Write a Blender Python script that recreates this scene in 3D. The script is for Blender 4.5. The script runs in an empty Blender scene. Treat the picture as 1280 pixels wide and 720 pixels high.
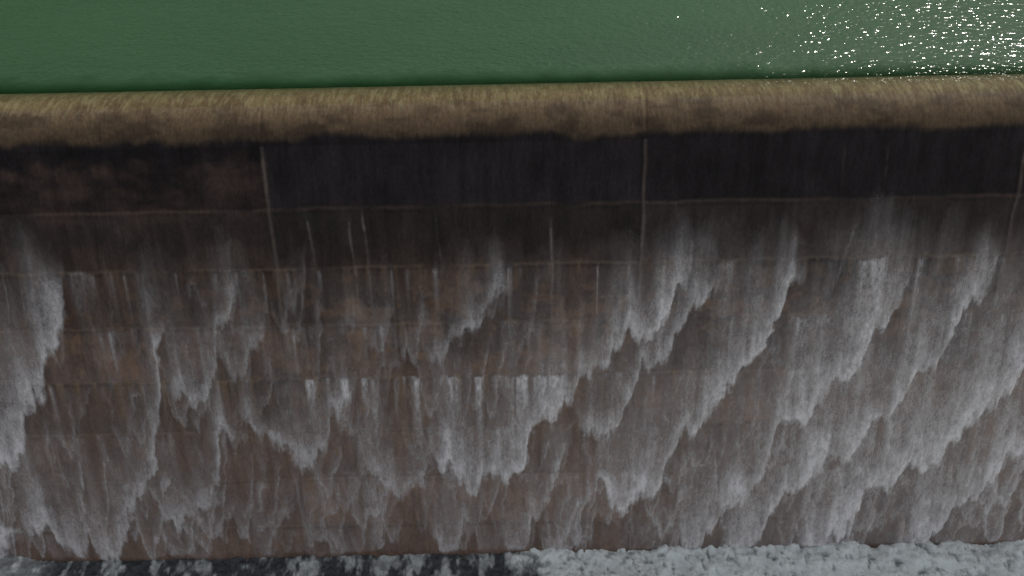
import bpy, math
import numpy as np
from mathutils import Matrix, Vector

scene = bpy.context.scene
scene.view_settings.view_transform = 'Standard'
scene.view_settings.look = 'None'
scene.view_settings.exposure = 0

# ------------------------------------------------------------------ noise
LAT = {}
def vnoise(x, y, seed=0):
    if seed not in LAT: LAT[seed] = np.random.default_rng(seed).random((256, 256)).astype(np.float32)
    lat = LAT[seed]
    x = np.asarray(x, np.float32); y = np.asarray(y, np.float32)
    xf = np.floor(x); yf = np.floor(y)
    fx = x-xf; fy = y-yf
    xi = xf.astype(np.int32) & 255; yi = yf.astype(np.int32) & 255
    x2 = (xi+1) & 255; y2 = (yi+1) & 255
    fx = fx*fx*(3-2*fx); fy = fy*fy*(3-2*fy)
    a = lat[yi, xi]; b = lat[yi, x2]; c = lat[y2, xi]; d = lat[y2, x2]
    return (a*(1-fx)+b*fx)*(1-fy) + (c*(1-fx)+d*fx)*fy

def fbm(x, y, seed=0, oct=4):
    s = 0; amp = 1; tot = 0
    for o in range(oct):
        s = s + amp*vnoise(x*2**o+17.3*o, y*2**o+5.1*o, seed+o)
        tot += amp; amp *= .55
    return s/tot

def sstep(a, b, v):
    k = np.clip((v-a)/(b-a), 0, 1)
    return k*k*(3-2*k)

# ------------------------------------------------------------------ mesh grid
def grid_mesh(name, P, attrs, mat, keep=None):
    nr, nc, _ = P.shape
    me = bpy.data.meshes.new(name)
    i = np.arange(nr*nc).reshape(nr, nc)
    q = np.stack([i[:-1, :-1], i[1:, :-1], i[1:, 1:], i[:-1, 1:]], -1).reshape(-1, 4)
    co = P.reshape(-1, 3)
    used = None
    if keep is not None:
        kf = (keep[:-1, :-1] | keep[1:, :-1] | keep[1:, 1:] | keep[:-1, 1:]).reshape(-1)
        q = q[kf]
        used = np.unique(q); remap = np.zeros(nr*nc, np.int64); remap[used] = np.arange(len(used))
        q = remap[q]; co = co[used]
    me.vertices.add(len(co))
    me.vertices.foreach_set("co", co.reshape(-1).astype(np.float32))
    nf = len(q)
    me.loops.add(nf*4)
    me.loops.foreach_set("vertex_index", q.reshape(-1).astype(np.int32))
    me.polygons.add(nf)
    me.polygons.foreach_set("loop_start", (np.arange(nf)*4).astype(np.int32))
    me.polygons.foreach_set("use_smooth", np.full(nf, True))
    me.update(calc_edges=True)
    for k, v in attrs.items():
        if v.ndim == 3:
            v = v.reshape(-1, 3)
            if used is not None: v = v[used]
            at = me.attributes.new(k, 'FLOAT_VECTOR', 'POINT')
            at.data.foreach_set("vector", v.reshape(-1).astype(np.float32))
        else:
            v = v.reshape(-1)
            if used is not None: v = v[used]
            at = me.attributes.new(k, 'FLOAT', 'POINT')
            at.data.foreach_set("value", v.astype(np.float32))
    ob = bpy.data.objects.new(name, me)
    scene.collection.objects.link(ob)
    me.materials.append(mat)
    return ob

# ------------------------------------------------------------------ node helpers
def new_mat(name):
    m = bpy.data.materials.new(name); m.use_nodes = True
    nt = m.node_tree; nt.nodes.clear()
    return m, nt
def N(nt, typ, **kw):
    n = nt.nodes.new(typ)
    for k, v in kw.items(): setattr(n, k, v)
    return n
def L(nt, a, b): nt.links.new(a, b)
def math_node(nt, op, a, b=None, clamp=False):
    n = nt.nodes.new('ShaderNodeMath'); n.operation = op; n.use_clamp = clamp
    for i, v in enumerate((a, b)):
        if v is None: continue
        if isinstance(v, (int, float)): n.inputs[i].default_value = v
        else: L(nt, v, n.inputs[i])
    return n.outputs[0]
def noise(nt, vec, scale3, detail=4, rough=.6):
    mp = N(nt, 'ShaderNodeMapping'); mp.inputs['Scale'].default_value = scale3
    L(nt, vec, mp.inputs['Vector'])
    n = N(nt, 'ShaderNodeTexNoise'); n.inputs['Scale'].default_value = 1
    n.inputs['Detail'].default_value = detail; n.inputs['Roughness'].default_value = rough
    L(nt, mp.outputs[0], n.inputs['Vector'])
    return n.outputs['Fac']

# ------------------------------------------------------------------ materials
m_dam, nt = new_mat('wet_stained_concrete')
col = N(nt, 'ShaderNodeAttribute', attribute_name='col')
st = N(nt, 'ShaderNodeAttribute', attribute_name='st')
n1 = noise(nt, st.outputs['Vector'], (10, 5, 1), 4, .7)
n2 = noise(nt, st.outputs['Vector'], (34, 22, 1), 1, .6)
fs = math_node(nt, 'ADD', math_node(nt, 'MULTIPLY', n1, 1.2), math_node(nt, 'MULTIPLY', n2, .8))
vm = N(nt, 'ShaderNodeVectorMath', operation='SCALE')
L(nt, col.outputs['Vector'], vm.inputs[0]); L(nt, fs, vm.inputs['Scale'])
bs = N(nt, 'ShaderNodeBsdfPrincipled')
bs.inputs['Roughness'].default_value = .7
bs.inputs['Specular IOR Level'].default_value = .08
L(nt, vm.outputs[0], bs.inputs['Base Color'])
o = N(nt, 'ShaderNodeOutputMaterial'); L(nt, bs.outputs[0], o.inputs[0])

def foam_mat(name, water_rgba=None, grain=2.3, white_rgba=(.80, .79, .79, 1)):
    m, nt = new_mat(name)
    fo = N(nt, 'ShaderNodeAttribute', attribute_name='foam')
    st = N(nt, 'ShaderNodeAttribute', attribute_name='st')
    a = noise(nt, st.outputs['Vector'], (14, 5.5, 1), 3, .75)
    b = noise(nt, st.outputs['Vector'], (34, 20, 1), 1, .7)
    ab = math_node(nt, 'ADD', math_node(nt, 'MULTIPLY', a, .5), math_node(nt, 'MULTIPLY', b, .5))
    d = math_node(nt, 'MULTIPLY', math_node(nt, 'SUBTRACT', ab, .5), grain)
    amp = math_node(nt, 'POWER', math_node(nt, 'MAXIMUM', fo.outputs['Fac'], 0.0001), .7)
    al = math_node(nt, 'ADD', fo.outputs['Fac'], math_node(nt, 'MULTIPLY', d, amp), clamp=True)
    white = N(nt, 'ShaderNodeBsdfDiffuse')
    white.inputs['Color'].default_value = white_rgba
    if water_rgba is None:
        under = N(nt, 'ShaderNodeBsdfTransparent')
    else:
        under = N(nt, 'ShaderNodeBsdfPrincipled')
        under.inputs['Base Color'].default_value = water_rgba
        under.inputs['Roughness'].default_value = .2
        under.inputs['Specular IOR Level'].default_value = .25
    mx = N(nt, 'ShaderNodeMixShader')
    L(nt, al, mx.inputs[0]); L(nt, under.outputs[0], mx.inputs[1]); L(nt, white.outputs[0], mx.inputs[2])
    o = N(nt, 'ShaderNodeOutputMaterial'); L(nt, mx.outputs[0], o.inputs[0])
    return m
m_foam = foam_mat('falling_white_water')
m_pool = foam_mat('churning_pool_water', (.022, .028, .033, 1), 1.8, (.86, .93, .90, 1))

# reservoir
m_res, nt = new_mat('green_reservoir_water')
dp = N(nt, 'ShaderNodeAttribute', attribute_name='opac')
tc = N(nt, 'ShaderNodeTexCoord')
w1 = noise(nt, tc.outputs['Object'], (.9, 1.4, 1), 3, .6)
w2 = noise(nt, tc.outputs['Object'], (5, 6.5, 1), 3, .65)
w3 = noise(nt, tc.outputs['Object'], (.06, .12, 1), 4, .6)
w4 = noise(nt, tc.outputs['Object'], (3.2, 3.8, 1), 1.5, .6)
w5 = noise(nt, tc.outputs['Object'], (.25, .4, 1), 3, .6)
h = math_node(nt, 'ADD', math_node(nt, 'MULTIPLY', w1, .5), math_node(nt, 'MULTIPLY', w2, .26))
hh = math_node(nt, 'MULTIPLY', h, dp.outputs['Fac'])
gust = math_node(nt, 'MULTIPLY', w4, math_node(nt, 'ADD', .035, math_node(nt, 'MULTIPLY', w5, .10)))
hg = math_node(nt, 'ADD', math_node(nt, 'MULTIPLY', w1, .06), gust)
bp = N(nt, 'ShaderNodeBump'); bp.inputs['Strength'].default_value = 1; bp.inputs['Distance'].default_value = 1.0
L(nt, hg, bp.inputs['Height'])
bp2 = N(nt, 'ShaderNodeBump'); bp2.inputs['Strength'].default_value = 1; bp2.inputs['Distance'].default_value = .10
L(nt, hh, bp2.inputs['Height'])
cr = N(nt, 'ShaderNodeValToRGB')
cr.color_ramp.elements[0].position = .3; cr.color_ramp.elements[0].color = (.0130, .057, .0150, 1)
cr.color_ramp.elements[1].position = .7; cr.color_ramp.elements[1].color = (.0195, .072, .0205, 1)
L(nt, w3, cr.inputs[0])
df = N(nt, 'ShaderNodeBsdfDiffuse'); L(nt, cr.outputs[0], df.inputs[0]); L(nt, bp2.outputs[0], df.inputs['Normal'])
tr = N(nt, 'ShaderNodeBsdfTransparent'); tr.inputs[0].default_value = (.97, .98, .9, 1)
mx = N(nt, 'ShaderNodeMixShader'); L(nt, dp.outputs['Fac'], mx.inputs[0])
L(nt, tr.outputs[0], mx.inputs[1]); L(nt, df.outputs[0], mx.inputs[2])
gl = N(nt, 'ShaderNodeBsdfGlossy'); gl.inputs['Roughness'].default_value = .13
L(nt, bp.outputs[0], gl.inputs['Normal'])
fr = N(nt, 'ShaderNodeFresnel'); fr.inputs[0].default_value = 1.33
mx2 = N(nt, 'ShaderNodeMixShader')
L(nt, math_node(nt, 'MULTIPLY', math_node(nt, 'MULTIPLY', fr.outputs[0], .08), math_node(nt, 'POWER', dp.outputs['Fac'], 2)), mx2.inputs[0])
L(nt, mx.outputs[0], mx2.inputs[1]); L(nt, gl.outputs[0], mx2.inputs[2])
o = N(nt, 'ShaderNodeOutputMaterial'); L(nt, mx2.outputs[0], o.inputs[0])

# ------------------------------------------------------------------ dam geometry (metres)
S = math.radians(65.6)
R = 2.10
TB = 19.3
CY, CZ = R*math.sin(S), -R*math.cos(S)
def profile(t):
    t = np.asarray(t, float)
    th = S + np.minimum(t, 0)/R
    th2 = np.maximum(th, -math.pi/2)
    ya = CY - R*np.sin(th2); za = CZ + R*np.cos(th2)
    za = za - np.maximum(-math.pi/2 - th, 0)*R
    y = np.where(t < 0, ya, -t*math.cos(S)); z = np.where(t < 0, za, -t*math.sin(S))
    return y, z, -np.sin(np.minimum(th2, S)), np.cos(np.minimum(th2, S))

far = np.array([75, 100, 150, 220.])
xs = np.concatenate([-far[::-1], np.arange(-60, -27.5, .35), np.arange(-27.5, 27.5, .05), np.arange(27.6, 60.1, .35), far])
JOINTS = [-54.8, -39.75, -24.75, -9.7, 5.36, 20.4, 35.4, 50.4]
LIFTS = [2.5, 4.98, 7.47, 9.95, 12.45, 14.9, 17.4]

ts = np.concatenate([-np.array([30., 12, 8, 6]), np.arange(-5, -2.5, .2), np.arange(-2.5, TB+.01, .055), [TB+1.5]])
X, T = np.meshgrid(xs, ts)
Z0 = 0*X
py_, pz_, ny_, nz_ = profile(T)
stre = fbm(X*3.2, T*.25, 11, 4)
stre2 = fbm(X*9, T*1.6+3, 21, 3)
blot = fbm(X*.45, T*.6, 31, 4)
blot2 = fbm(X*1.5+9, T*2, 41, 4)
def C(r, g, b): return np.array([r, g, b], float)
def mixc(c, d, f): return c*(1-f[..., None]) + d*f[..., None]
base = np.ones(X.shape+(3,))*C(.0225, .0195, .0205)
lf = sstep(2.44, 2.58, T)
base = mixc(base, C(.037, .030, .028), lf)
base = mixc(base, C(.070, .050, .041), sstep(3.0, 6.5, T + (blot-.5)*3))
base = mixc(base, C(.158, .106, .078), sstep(5.5, 13, T + (blot-.5)*5 + (stre-.5)*3))
base = mixc(base, C(.20, .120, .070), .5*sstep(.5, .68, blot2)*sstep(4, 7, T))
lb = sstep(-9.68, -9.76, X)*sstep(.2, 1.3, T+(blot2-.5)*1.6)*(.45+.55*sstep(3.0, 2.2, T+(stre-.5)*1.0))
base = mixc(base, C(.108, .071, .057), .75*lb*sstep(.15, .75, fbm(X*.8, T*1.4, 45, 5)))
for k, tl in enumerate([0]+LIFTS):
    rr = np.random.default_rng(100+k)
    for j, xj in enumerate([-70]+JOINTS):
        xe = (JOINTS+[300])[j]
        inside = (X > xj) & (X <= xe) & (T > tl) & (T <= (LIFTS+[99])[k])
        base[inside] *= rr.uniform(.78, 1.25)
base = base*(.70+.60*stre)[..., None]*(.75+.5*stre2)[..., None]*(.7+.6*fbm(X*.9, T*.9, 47, 4))[..., None]
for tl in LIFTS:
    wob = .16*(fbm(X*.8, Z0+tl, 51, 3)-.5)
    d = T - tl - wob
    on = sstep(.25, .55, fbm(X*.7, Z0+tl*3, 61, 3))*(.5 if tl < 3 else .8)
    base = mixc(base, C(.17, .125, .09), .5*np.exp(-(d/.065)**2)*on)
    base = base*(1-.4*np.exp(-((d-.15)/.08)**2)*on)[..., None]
    dr = sstep(.45, .75, fbm(X*5, Z0+tl*7, 71, 2))*np.exp(-np.clip(d, 0, 9)/.7)*(d > 0)
    base = mixc(base, C(.34, .22, .11), (.7 if abs(tl-9.95) < .1 else .28)*dr*on*(1 if tl > 4 else .3))
for xj in JOINTS:
    wob = .14*(fbm(T*.9, Z0+xj, 81, 3)-.5)
    d = X - xj - wob
    on = .45+.55*sstep(.4, .7, fbm(T*1.2, Z0+xj*2, 91, 4))
    base = mixc(base, C(.22, .18, .15), .66*np.exp(-(d/.075)**2)*on*(T > 0.0))
    base = base*(1-.3*np.exp(-((d+.12)/.06)**2))[..., None]
for k in range(26):
    rr = np.random.default_rng(400+k)
    x0 = rr.uniform(-27, 27); t0 = rr.choice([0.2, 2.5, 4.98, 7.47, 9.95]); ln = rr.uniform(.5, 2)
    if k == 0: x0, t0, ln = -6.55, 2.4, 3.2
    if k == 1: x0, t0, ln = -6.0, 2.4, 4.6
    if k == 2: x0, t0, ln = -8.2, 2.4, 1.6
    if k == 3: x0, t0, ln = 1.6, 2.9, 5.0
    a, b = np.searchsorted(xs, x0-.6), np.searchsorted(xs, x0+.6)
    xx = X[:, a:b]; tt = T[:, a:b]
    d = xx - x0 - .22*(fbm(tt*.6, 0*tt+k, 95, 3)-.5)-.03*(tt-t0)
    g = np.exp(-(d/.05)**2)*sstep(0, .9, tt-t0)*np.exp(-np.clip(tt-t0, 0, 99)/ln)*(.3+.7*sstep(.3, .6, fbm(tt*2.5, 0*tt+k*3, 97, 3)))
    base[:, a:b] = mixc(base[:, a:b], C(.27, .245, .225), (.65 if k < 4 else rr.uniform(.08, .25))*g)
# crest: ochre algae under a skin of water
cst = fbm(X*7, T*1.5, 111, 4); cst2 = fbm(X*.9, T*1.6, 121, 5); cst3 = fbm(X*15, T*2, 131, 3)
cres = np.ones(X.shape+(3,))*C(.130, .091, .056)
cres = mixc(cres, C(.175, .142, .084), sstep(.3, .75, cst)*sstep(-.6, -1.9, T))
cres = mixc(cres, C(.055, .040, .028), sstep(.40, .66, cst2)*.75*sstep(-2.6, -1.0, T))
cres = mixc(cres, C(.065, .049, .033), sstep(.5, .75, cst3)*.35)
cres = mixc(cres, C(.27, .24, .16), sstep(.5, .75, fbm(X*11, T*2.4, 133, 3))*.40*sstep(-1.1, -1.9, T))
edge = sstep(.05, -.30, T+.14 + .55*(fbm(X*.7, Z0, 141, 5)-.5) + .16*(fbm(X*7, Z0, 151, 3)-.5))
base = mixc(base, cres, edge)
base = np.clip(base, .004, .7)
relief = .03*(fbm(X*2, T*2, 181, 4)-.5)+.018*(cst3-.5)*(T < 0)
for tl in LIFTS: relief = relief - .025*np.exp(-((T-tl)/.06)**2)
for xj in JOINTS: relief = relief - .03*np.exp(-((X-xj)/.05)**2)
P = np.stack([X, py_+ny_*relief, pz_+nz_*relief], -1)
stv = np.stack([X, T, Z0], -1)
grid_mesh('concrete_dam', P[::-1], {'col': base[::-1], 'st': stv[::-1]}, m_dam)

# ------------------------------------------------------------------ cascade fronts (x, t in metres on the face)
fronts = [
 ([(-26,17.5),(-23.2,14.6),(-22.1,13),(-20.8,10.7),(-19.2,8.05),(-18.4,5.2)], 3.4, 1.05),
 ([(-23,16.5),(-21,18.3),(-19.2,18.9),(-17.6,16.8),(-16.3,13.9),(-15.5,10.8),(-14.9,7.8),(-14.6,5.5)], 2.8, .95),
 ([(-16.9,14.7),(-16.3,17.2),(-15.3,17.6),(-13.9,15.6),(-13.1,13.2),(-12.1,11.2)], 1.9, 1.0),
 ([(-15.2,9.8),(-14.6,10.8),(-14.0,11.5),(-13.0,10.05),(-12.2,7.85),(-11.3,5.2)], 2.2, .85),
 ([(-12.9,8.2),(-11.8,9.7),(-11.1,9.5),(-10.4,7.1),(-10.1,5.6)], 1.8, .6),
 ([(-12.2,11.6),(-10.7,13.3),(-9.65,14.9),(-8.75,13.2),(-7.55,11.7),(-6.7,9.8)], 1.8, .95),
 ([(-9.9,5.0),(-9.3,6.8),(-8.4,4.6),(-7.9,3.2)], 1.2, .4),
 ([(-7.2,14.2),(-5.8,15),(-4.7,16.7),(-4,15),(-3.5,12.6)], 1.9, .8),
 ([(-7.6,7.2),(-6.3,8.2),(-5.4,7.6),(-4.6,6)], 1.6, .35),
 ([(-4.0,7.8),(-3.1,9.5),(-2.6,8.7),(-1.6,6.9),(-.5,6.3),(.1,5.2)], 1.4, .85),
 ([(-2.1,6.0),(-1.2,7.1),(-.6,6.4),(0,5.6)], .8, .5),
 ([(.9,5.0),(1.5,6.2),(2.1,5.0)], .8, .4),
 ([(-4,12.4),(-3.1,14.8),(-1.6,15.5),(.36,14.3),(1.75,11.7),(2.75,11.1),(4.45,8.9),(6.5,7.5),(7.65,5.2)], 2.5, 1.08),
 ([(2.6,11.0),(3.65,14.4),(4.45,12.4),(5.1,10.7),(6.85,8.7),(8.2,6.3),(8.8,5.0)], 2.2, .85),
 ([(3.5,14.8),(4.6,16.9),(6.1,16.5),(7.4,13.1),(9.15,11.6),(10.95,8.3),(12.3,5.3)], 3.4, 1.0),
 ([(7.2,19.6),(8.3,19.2),(10.6,15.8),(12,12.6),(14.1,11.2),(15.5,8.2),(16.7,5.5)], 3.8, .85),
 ([(9.5,20),(10.9,19.3),(13.1,15.5),(15.1,14.4),(16.9,11.6),(18.7,8.6),(20.2,5.4)], 3.8, .85),
 ([(13,21),(14.7,19.3),(16.8,15.8),(19.1,14.6),(20.5,12.6),(22.4,10.3),(25,7.2),(27,5.2)], 3.8, .9),
 ([(17.5,21),(19.2,19.3),(21,16.6),(23.2,14.3),(26,12),(29,8),(31,5)], 3.8, .9),
 ([(1.2,20.5),(2.2,19),(3,17),(3.7,15)], 2.2, .8),
 ([(-9,18),(-8.2,19.4),(-7,18.2),(-6,16)], 1.6, .65),
 ([(-4.2,17.5),(-3.4,19.3),(-2.2,18),(-1.6,15.8)], 1.8, .8),
 ([(-1,18),(.1,19.2),(1,17.8),(1.6,15.8),(2.6,13.5)], 1.8, .75),
 ([(-12.5,17.5),(-11.6,19.2),(-10.6,17.4),(-10,15.6)], 1.5, .65),
]
r = np.random.default_rng(5)
for lo, hi in ((-60, -26), (27, 60)):
    x0 = lo
    while x0 < hi:
        tb = r.uniform(10, 19.5); w = r.uniform(2, 4)
        fronts.append(([(x0-w*.4, tb-2.5), (x0, tb), (x0+w*.35, tb-.6), (x0+w*.8, tb-4), (x0+w*1.4, max(tb-8, 4))], r.uniform(2, 3.2), r.uniform(.6, .95)))
        x0 += r.uniform(1.2, 2.2)

ts2 = np.arange(1.5, TB+.02, .05)
X, T = np.meshgrid(xs, ts2); Z0 = 0*X
x1 = xs
W = np.zeros_like(X)
warpX = .7*(fbm(X*.7, T*.7, 201, 4)-.5)
warpT = 1.1*(fbm(X*.9, T*.7, 205, 4)-.5) + .42*(fbm(X*6, T*5, 207, 3)-.5)
def lobes(u, seed):     # row of rounded, hanging lobes (cusps between them)
    u = u + .8*(vnoise(u*.6, u*0, seed+3)-.5)
    return np.abs(np.sin(np.pi*u))*(.4+1.2*vnoise(np.floor(u)+.5, u*0+.5, seed+4))
def jag(x, seed):
    return 1.0*(lobes(x*.55+seed*.37, seed)-.5)+.45*(lobes(x*1.4+seed*.11, seed+1)-.5)+.15*(lobes(x*4.2, seed+2)-.5)
st_a = .55*fbm(X*4.5, T*.45, 211, 4)+.45*fbm(X*3, T*2.2, 213, 4)
st_b = fbm(X*11, T*4, 221, 3)
big = fbm(X*.5, T*.35, 231, 3)
def stamp(px, pt, Ln, I, seed, fade, sm=.5, soft=.60):
    m = np.where((x1 > px[0]) & (x1 < px[-1]))[0]
    if len(m) < 3: return
    a, b = m[0], m[-1]+1
    xx = X[:, a:b]; tt = T[:, a:b]
    gx = np.arange(px[0]-1.5, px[-1]+1.5, .05); gt = np.interp(gx, px, pt)
    kk = np.exp(-(np.arange(-20, 21)*.05/sm)**2); kk /= kk.sum()
    gt = np.convolve(np.pad(gt, 20, mode='edge'), kk, 'valid')
    tf = np.interp(xx + warpX[:, a:b], gx, gt) + jag(xx, seed) + warpT[:, a:b]
    d = tf - tt
    end = np.clip(np.minimum(xx-px[0], px[-1]-xx)/fade, 0, 1)
    LL = Ln*(.55+.9*vnoise(xx*1.6, xx*0, seed+5))*(.4+.6*end)
    dd = np.clip(d, 0, None)
    w = (.42*np.exp(-dd/LL)+.64*np.exp(-dd/(.34*LL)))*sstep(-.14, soft, d)
    w = w*I*end**.6*(.2+1.4*st_a[:, a:b])
    W[:, a:b] = np.maximum(W[:, a:b], w) + .15*np.minimum(W[:, a:b], w)
for k, (pl, Ln, I) in enumerate(fronts):
    px = np.array([p[0] for p in pl], float); pt = np.array([p[1] for p in pl], float)
    stamp(px, pt, Ln, I*.98, 1000+10*k, .7)
r = np.random.default_rng(77)
for k in range(900):
    xc = r.uniform(-40, 40); u = r.random()
    tb = 5.5+14.2*u**.6
    w = r.uniform(.3, 1.4)*(.8+.5*u); h = w*r.uniform(1.0, 2.6)
    sh = r.uniform(.25, .55)
    px = np.array([xc-w*sh*1.2, xc-w*sh*.5, xc, xc+w*(1-sh)*.5, xc+w*(1-sh), xc+w*(1-sh)*1.4])
    pt = np.array([tb-h*.8, tb-h*.15, tb, tb-h*.2, tb-h*.9, tb-h*1.5])
    stamp(px, pt, h*r.uniform(.3, .6), r.uniform(.18, .58)*(.6+.5*u), 2000+(7*k) % 900, .25, .12, .28)
veil = sstep(3.6, 11, T+(big-.5)*6)*(.03+.12*sstep(2, 16, X))+.03*sstep(10, 18, T)
W = W + veil*(.1+1.8*st_a)
def ledge(tl, xa, xb, I, Ln, seed):
    global W
    m = sstep(xa-.8, xa+.8, X)*sstep(xb+.8, xb-.8, X)
    col_ = sstep(.42, .78, fbm(X*2.6, Z0, seed, 4))*sstep(.3, .6, fbm(X*.35, Z0, seed+4, 2))
    l2 = Ln*(.2+1.6*vnoise(X*2.7, Z0, seed+9))
    d = T-tl-.3*(fbm(X*2.2, Z0, seed+7, 3)-.5)
    W = W + I*m*col_*np.exp(-np.clip(d, 0, 99)/l2)*sstep(-.03, .12, d)*(.4+1.1*st_b)
ledge(4.98, 7.5, 60, .36, 1.8, 301)
ledge(4.98, -27, -9, .2, 1.0, 311)
ledge(9.95, -13.5, 4.5, .85, 1.0, 321)
ledge(9.95, 12, 40, .25, 1.2, 331)
ledge(7.47, -20, 24, .14, 1.0, 341)
ledge(12.45, -27, 27, .2, .8, 361)
ledge(14.9, -27, 27, .2, .8, 371)
for k in range(60):
    rr = np.random.default_rng(900+k)
    x0 = rr.uniform(-27, 27); t0 = rr.choice([4.98, 4.98, 7.47, 9.95]); ln = rr.uniform(.4, 1.8)
    a = np.searchsorted(x1, x0-.4); b = np.searchsorted(x1, x0+.4)
    xx = X[:, a:b]; tt = T[:, a:b]
    W[:, a:b] += rr.uniform(.1, .4)*np.exp(-((xx-x0)/rr.uniform(.03, .09))**2)*sstep(0, .3, tt-t0)*np.exp(-np.clip(tt-t0, 0, 99)/ln)
W = W*sstep(2.8, 5.8, T+(big-.5)*2.5+(fbm(X*1.5, Z0, 391, 3)-.5)*2.5)*(.7+.6*st_b)
W = W + .8*sstep(-23.6, -25.2, X+(fbm(X*1.5, T*1.5, 395, 4)-.5)*4)*sstep(15.8, 18, T+(fbm(X*2, T*2, 397, 4)-.5)*3)
foot = TB-.05-.5*(fbm(X*1.4, Z0, 399, 4)-.3)*sstep(6, -2, X)
W = W*sstep(foot, foot-.3, T)
W = np.clip(W, 0, 1)
y, z, ny, nz = profile(T)
off = .03 + .10*W*(.5+st_b)
P = np.stack([X, y+ny*off, z+nz*off], -1)
stv = np.stack([X, T, Z0], -1)
grid_mesh('cascading_water', P[::-1], {'foam': W[::-1], 'st': stv[::-1]}, m_foam, keep=(W > .012)[::-1])

# ------------------------------------------------------------------ reservoir
ZW = CZ + R + .12
A0 = 20
th = np.linspace(math.radians(A0), 0.02, 14)
yy = list(CY-R*np.sin(th)); zz = []
for q in th:
    k = 1-q/math.radians(A0)
    zz.append(CZ+R*math.cos(q)+.025+.083*k**1.5)
yflat = np.concatenate([np.arange(CY+.1, 6, .1), np.array([8, 12, 20, 40, 80, 200, 600, 1600.])])
yy = np.array(yy+list(yflat)); zz = np.array(zz+[ZW]*len(yflat))
damz = np.where(yy < CY+R, CZ+np.sqrt(np.clip(R**2-(yy-CY)**2, 0, None)), -10)
dep = np.clip(zz-damz, 0, None)
xr = np.concatenate([[-1600, -600], -far[::-1], np.arange(-60, 60.1, .25), far, [600, 1600]])
XX = np.broadcast_to(xr, (len(yy), len(xr))); YY = np.broadcast_to(yy[:, None], XX.shape)
opv = (1-np.exp(-np.clip(dep-.05, 0, None)*4.0))[:, None]
op = np.clip(opv*(.8+.4*fbm(XX*1.2, YY*.7, 555, 3)), 0, 1)
op = np.where(dep[:, None] > 1.2, 1, op)
P = np.stack([XX, YY, np.broadcast_to(zz[:, None], XX.shape)], -1)
grid_mesh('reservoir_water', P, {'opac': op}, m_res)

# ------------------------------------------------------------------ pool at the toe
ZP = -TB*math.sin(S)+.12
ys = np.concatenate([np.arange(-6.5, -12, -.06), np.array([-12.3, -13, -14, -16, -20, -30, -60, -150, -500.])])
X, Y = np.meshgrid(np.concatenate([[-600], xs, [600]]), ys)
D = -7.95-Y
f1 = fbm(X*1.3, Y*1.6, 601, 5); f2 = fbm(X*5, Y*4, 611, 4)
right = sstep(-1.0, 2.6, X+(f1-.5)*5)
left = sstep(-20.5, -23.5, X+(f1-.5)*3)
foam = right*(1.15+2.2*(f2-.5)) + (1-right)*(.05+.45*sstep(.50, .70, fbm(X*2.4, Y*1.2, 621, 5))) + left*.35
foam = foam*(.35+.65*np.exp(-np.clip(D-3, 0, 99)/5))
foam = np.clip(foam*(.5+1.0*f2), 0, 1)
hgt = .55*(f1-.5)*(.4+right) + .26*(f2-.5) + .08*right + 1.6*np.exp(-((X+25.3)/2.0)**2)*np.exp(-((Y+8.8)/1.0)**2)*(.4+1.2*f1)
hgt = hgt*np.exp(-np.clip(D-4, 0, 99)/8)
P = np.stack([X, Y, ZP+hgt], -1)
grid_mesh('stilling_basin_water', P, {'foam': foam, 'st': np.stack([X*.7, Y*1.0, 0*Y], -1)}, m_pool)

# ------------------------------------------------------------------ light
EL, AZ = math.radians(44), math.radians(44)
w = bpy.data.worlds.new("World"); scene.world = w; w.use_nodes = True
wn = w.node_tree; bg = wn.nodes['Background']
sky = wn.nodes.new('ShaderNodeTexSky'); sky.sky_type = 'NISHITA'; sky.sun_disc = False
sky.sun_elevation = EL; sky.sun_rotation = AZ; sky.dust_density = 1.0
hs = wn.nodes.new('ShaderNodeHueSaturation'); hs.inputs['Saturation'].default_value = .28
wn.links.new(sky.outputs[0], hs.inputs['Color'])
tint = wn.nodes.new('ShaderNodeMix'); tint.data_type = 'RGBA'; tint.blend_type = 'MULTIPLY'
tint.inputs['Factor'].default_value = 1; tint.inputs['B'].default_value = (1.0, .95, .94, 1)
wn.links.new(hs.outputs[0], tint.inputs['A'])
wn.links.new(tint.outputs['Result'], bg.inputs[0]); bg.inputs[1].default_value = .115
sd = bpy.data.lights.new('sun', 'SUN'); sd.energy = 3.2; sd.angle = math.radians(.5); sd.color = (1, .95, .87)
so = bpy.data.objects.new('sun', sd); scene.collection.objects.link(so)
dirv = Vector((math.cos(EL)*math.sin(AZ), math.cos(EL)*math.cos(AZ), math.sin(EL)))
so.rotation_euler = dirv.to_track_quat('Z', 'Y').to_euler(); so.location = dirv*60

# ------------------------------------------------------------------ camera
cd = bpy.data.cameras.new('camera'); cam = bpy.data.objects.new('camera', cd)
scene.collection.objects.link(cam); scene.camera = cam
cd.sensor_width = 36; cd.lens = 25.3; cd.clip_end = 5000; cd.clip_start = .1
p = math.radians(42.25); al = math.radians(1.15)
rv = Vector((1, 0, 0)); uv = Vector((0, math.sin(p), math.cos(p))); fv = Vector((0, math.cos(p), -math.sin(p)))
r2 = rv*math.cos(al)-uv*math.sin(al); u2 = uv*math.cos(al)+rv*math.sin(al)
M = Matrix((r2, u2, -fv)).transposed().to_4x4(); M.translation = Vector((0, -24.7, 14.7))
cam.matrix_world = M
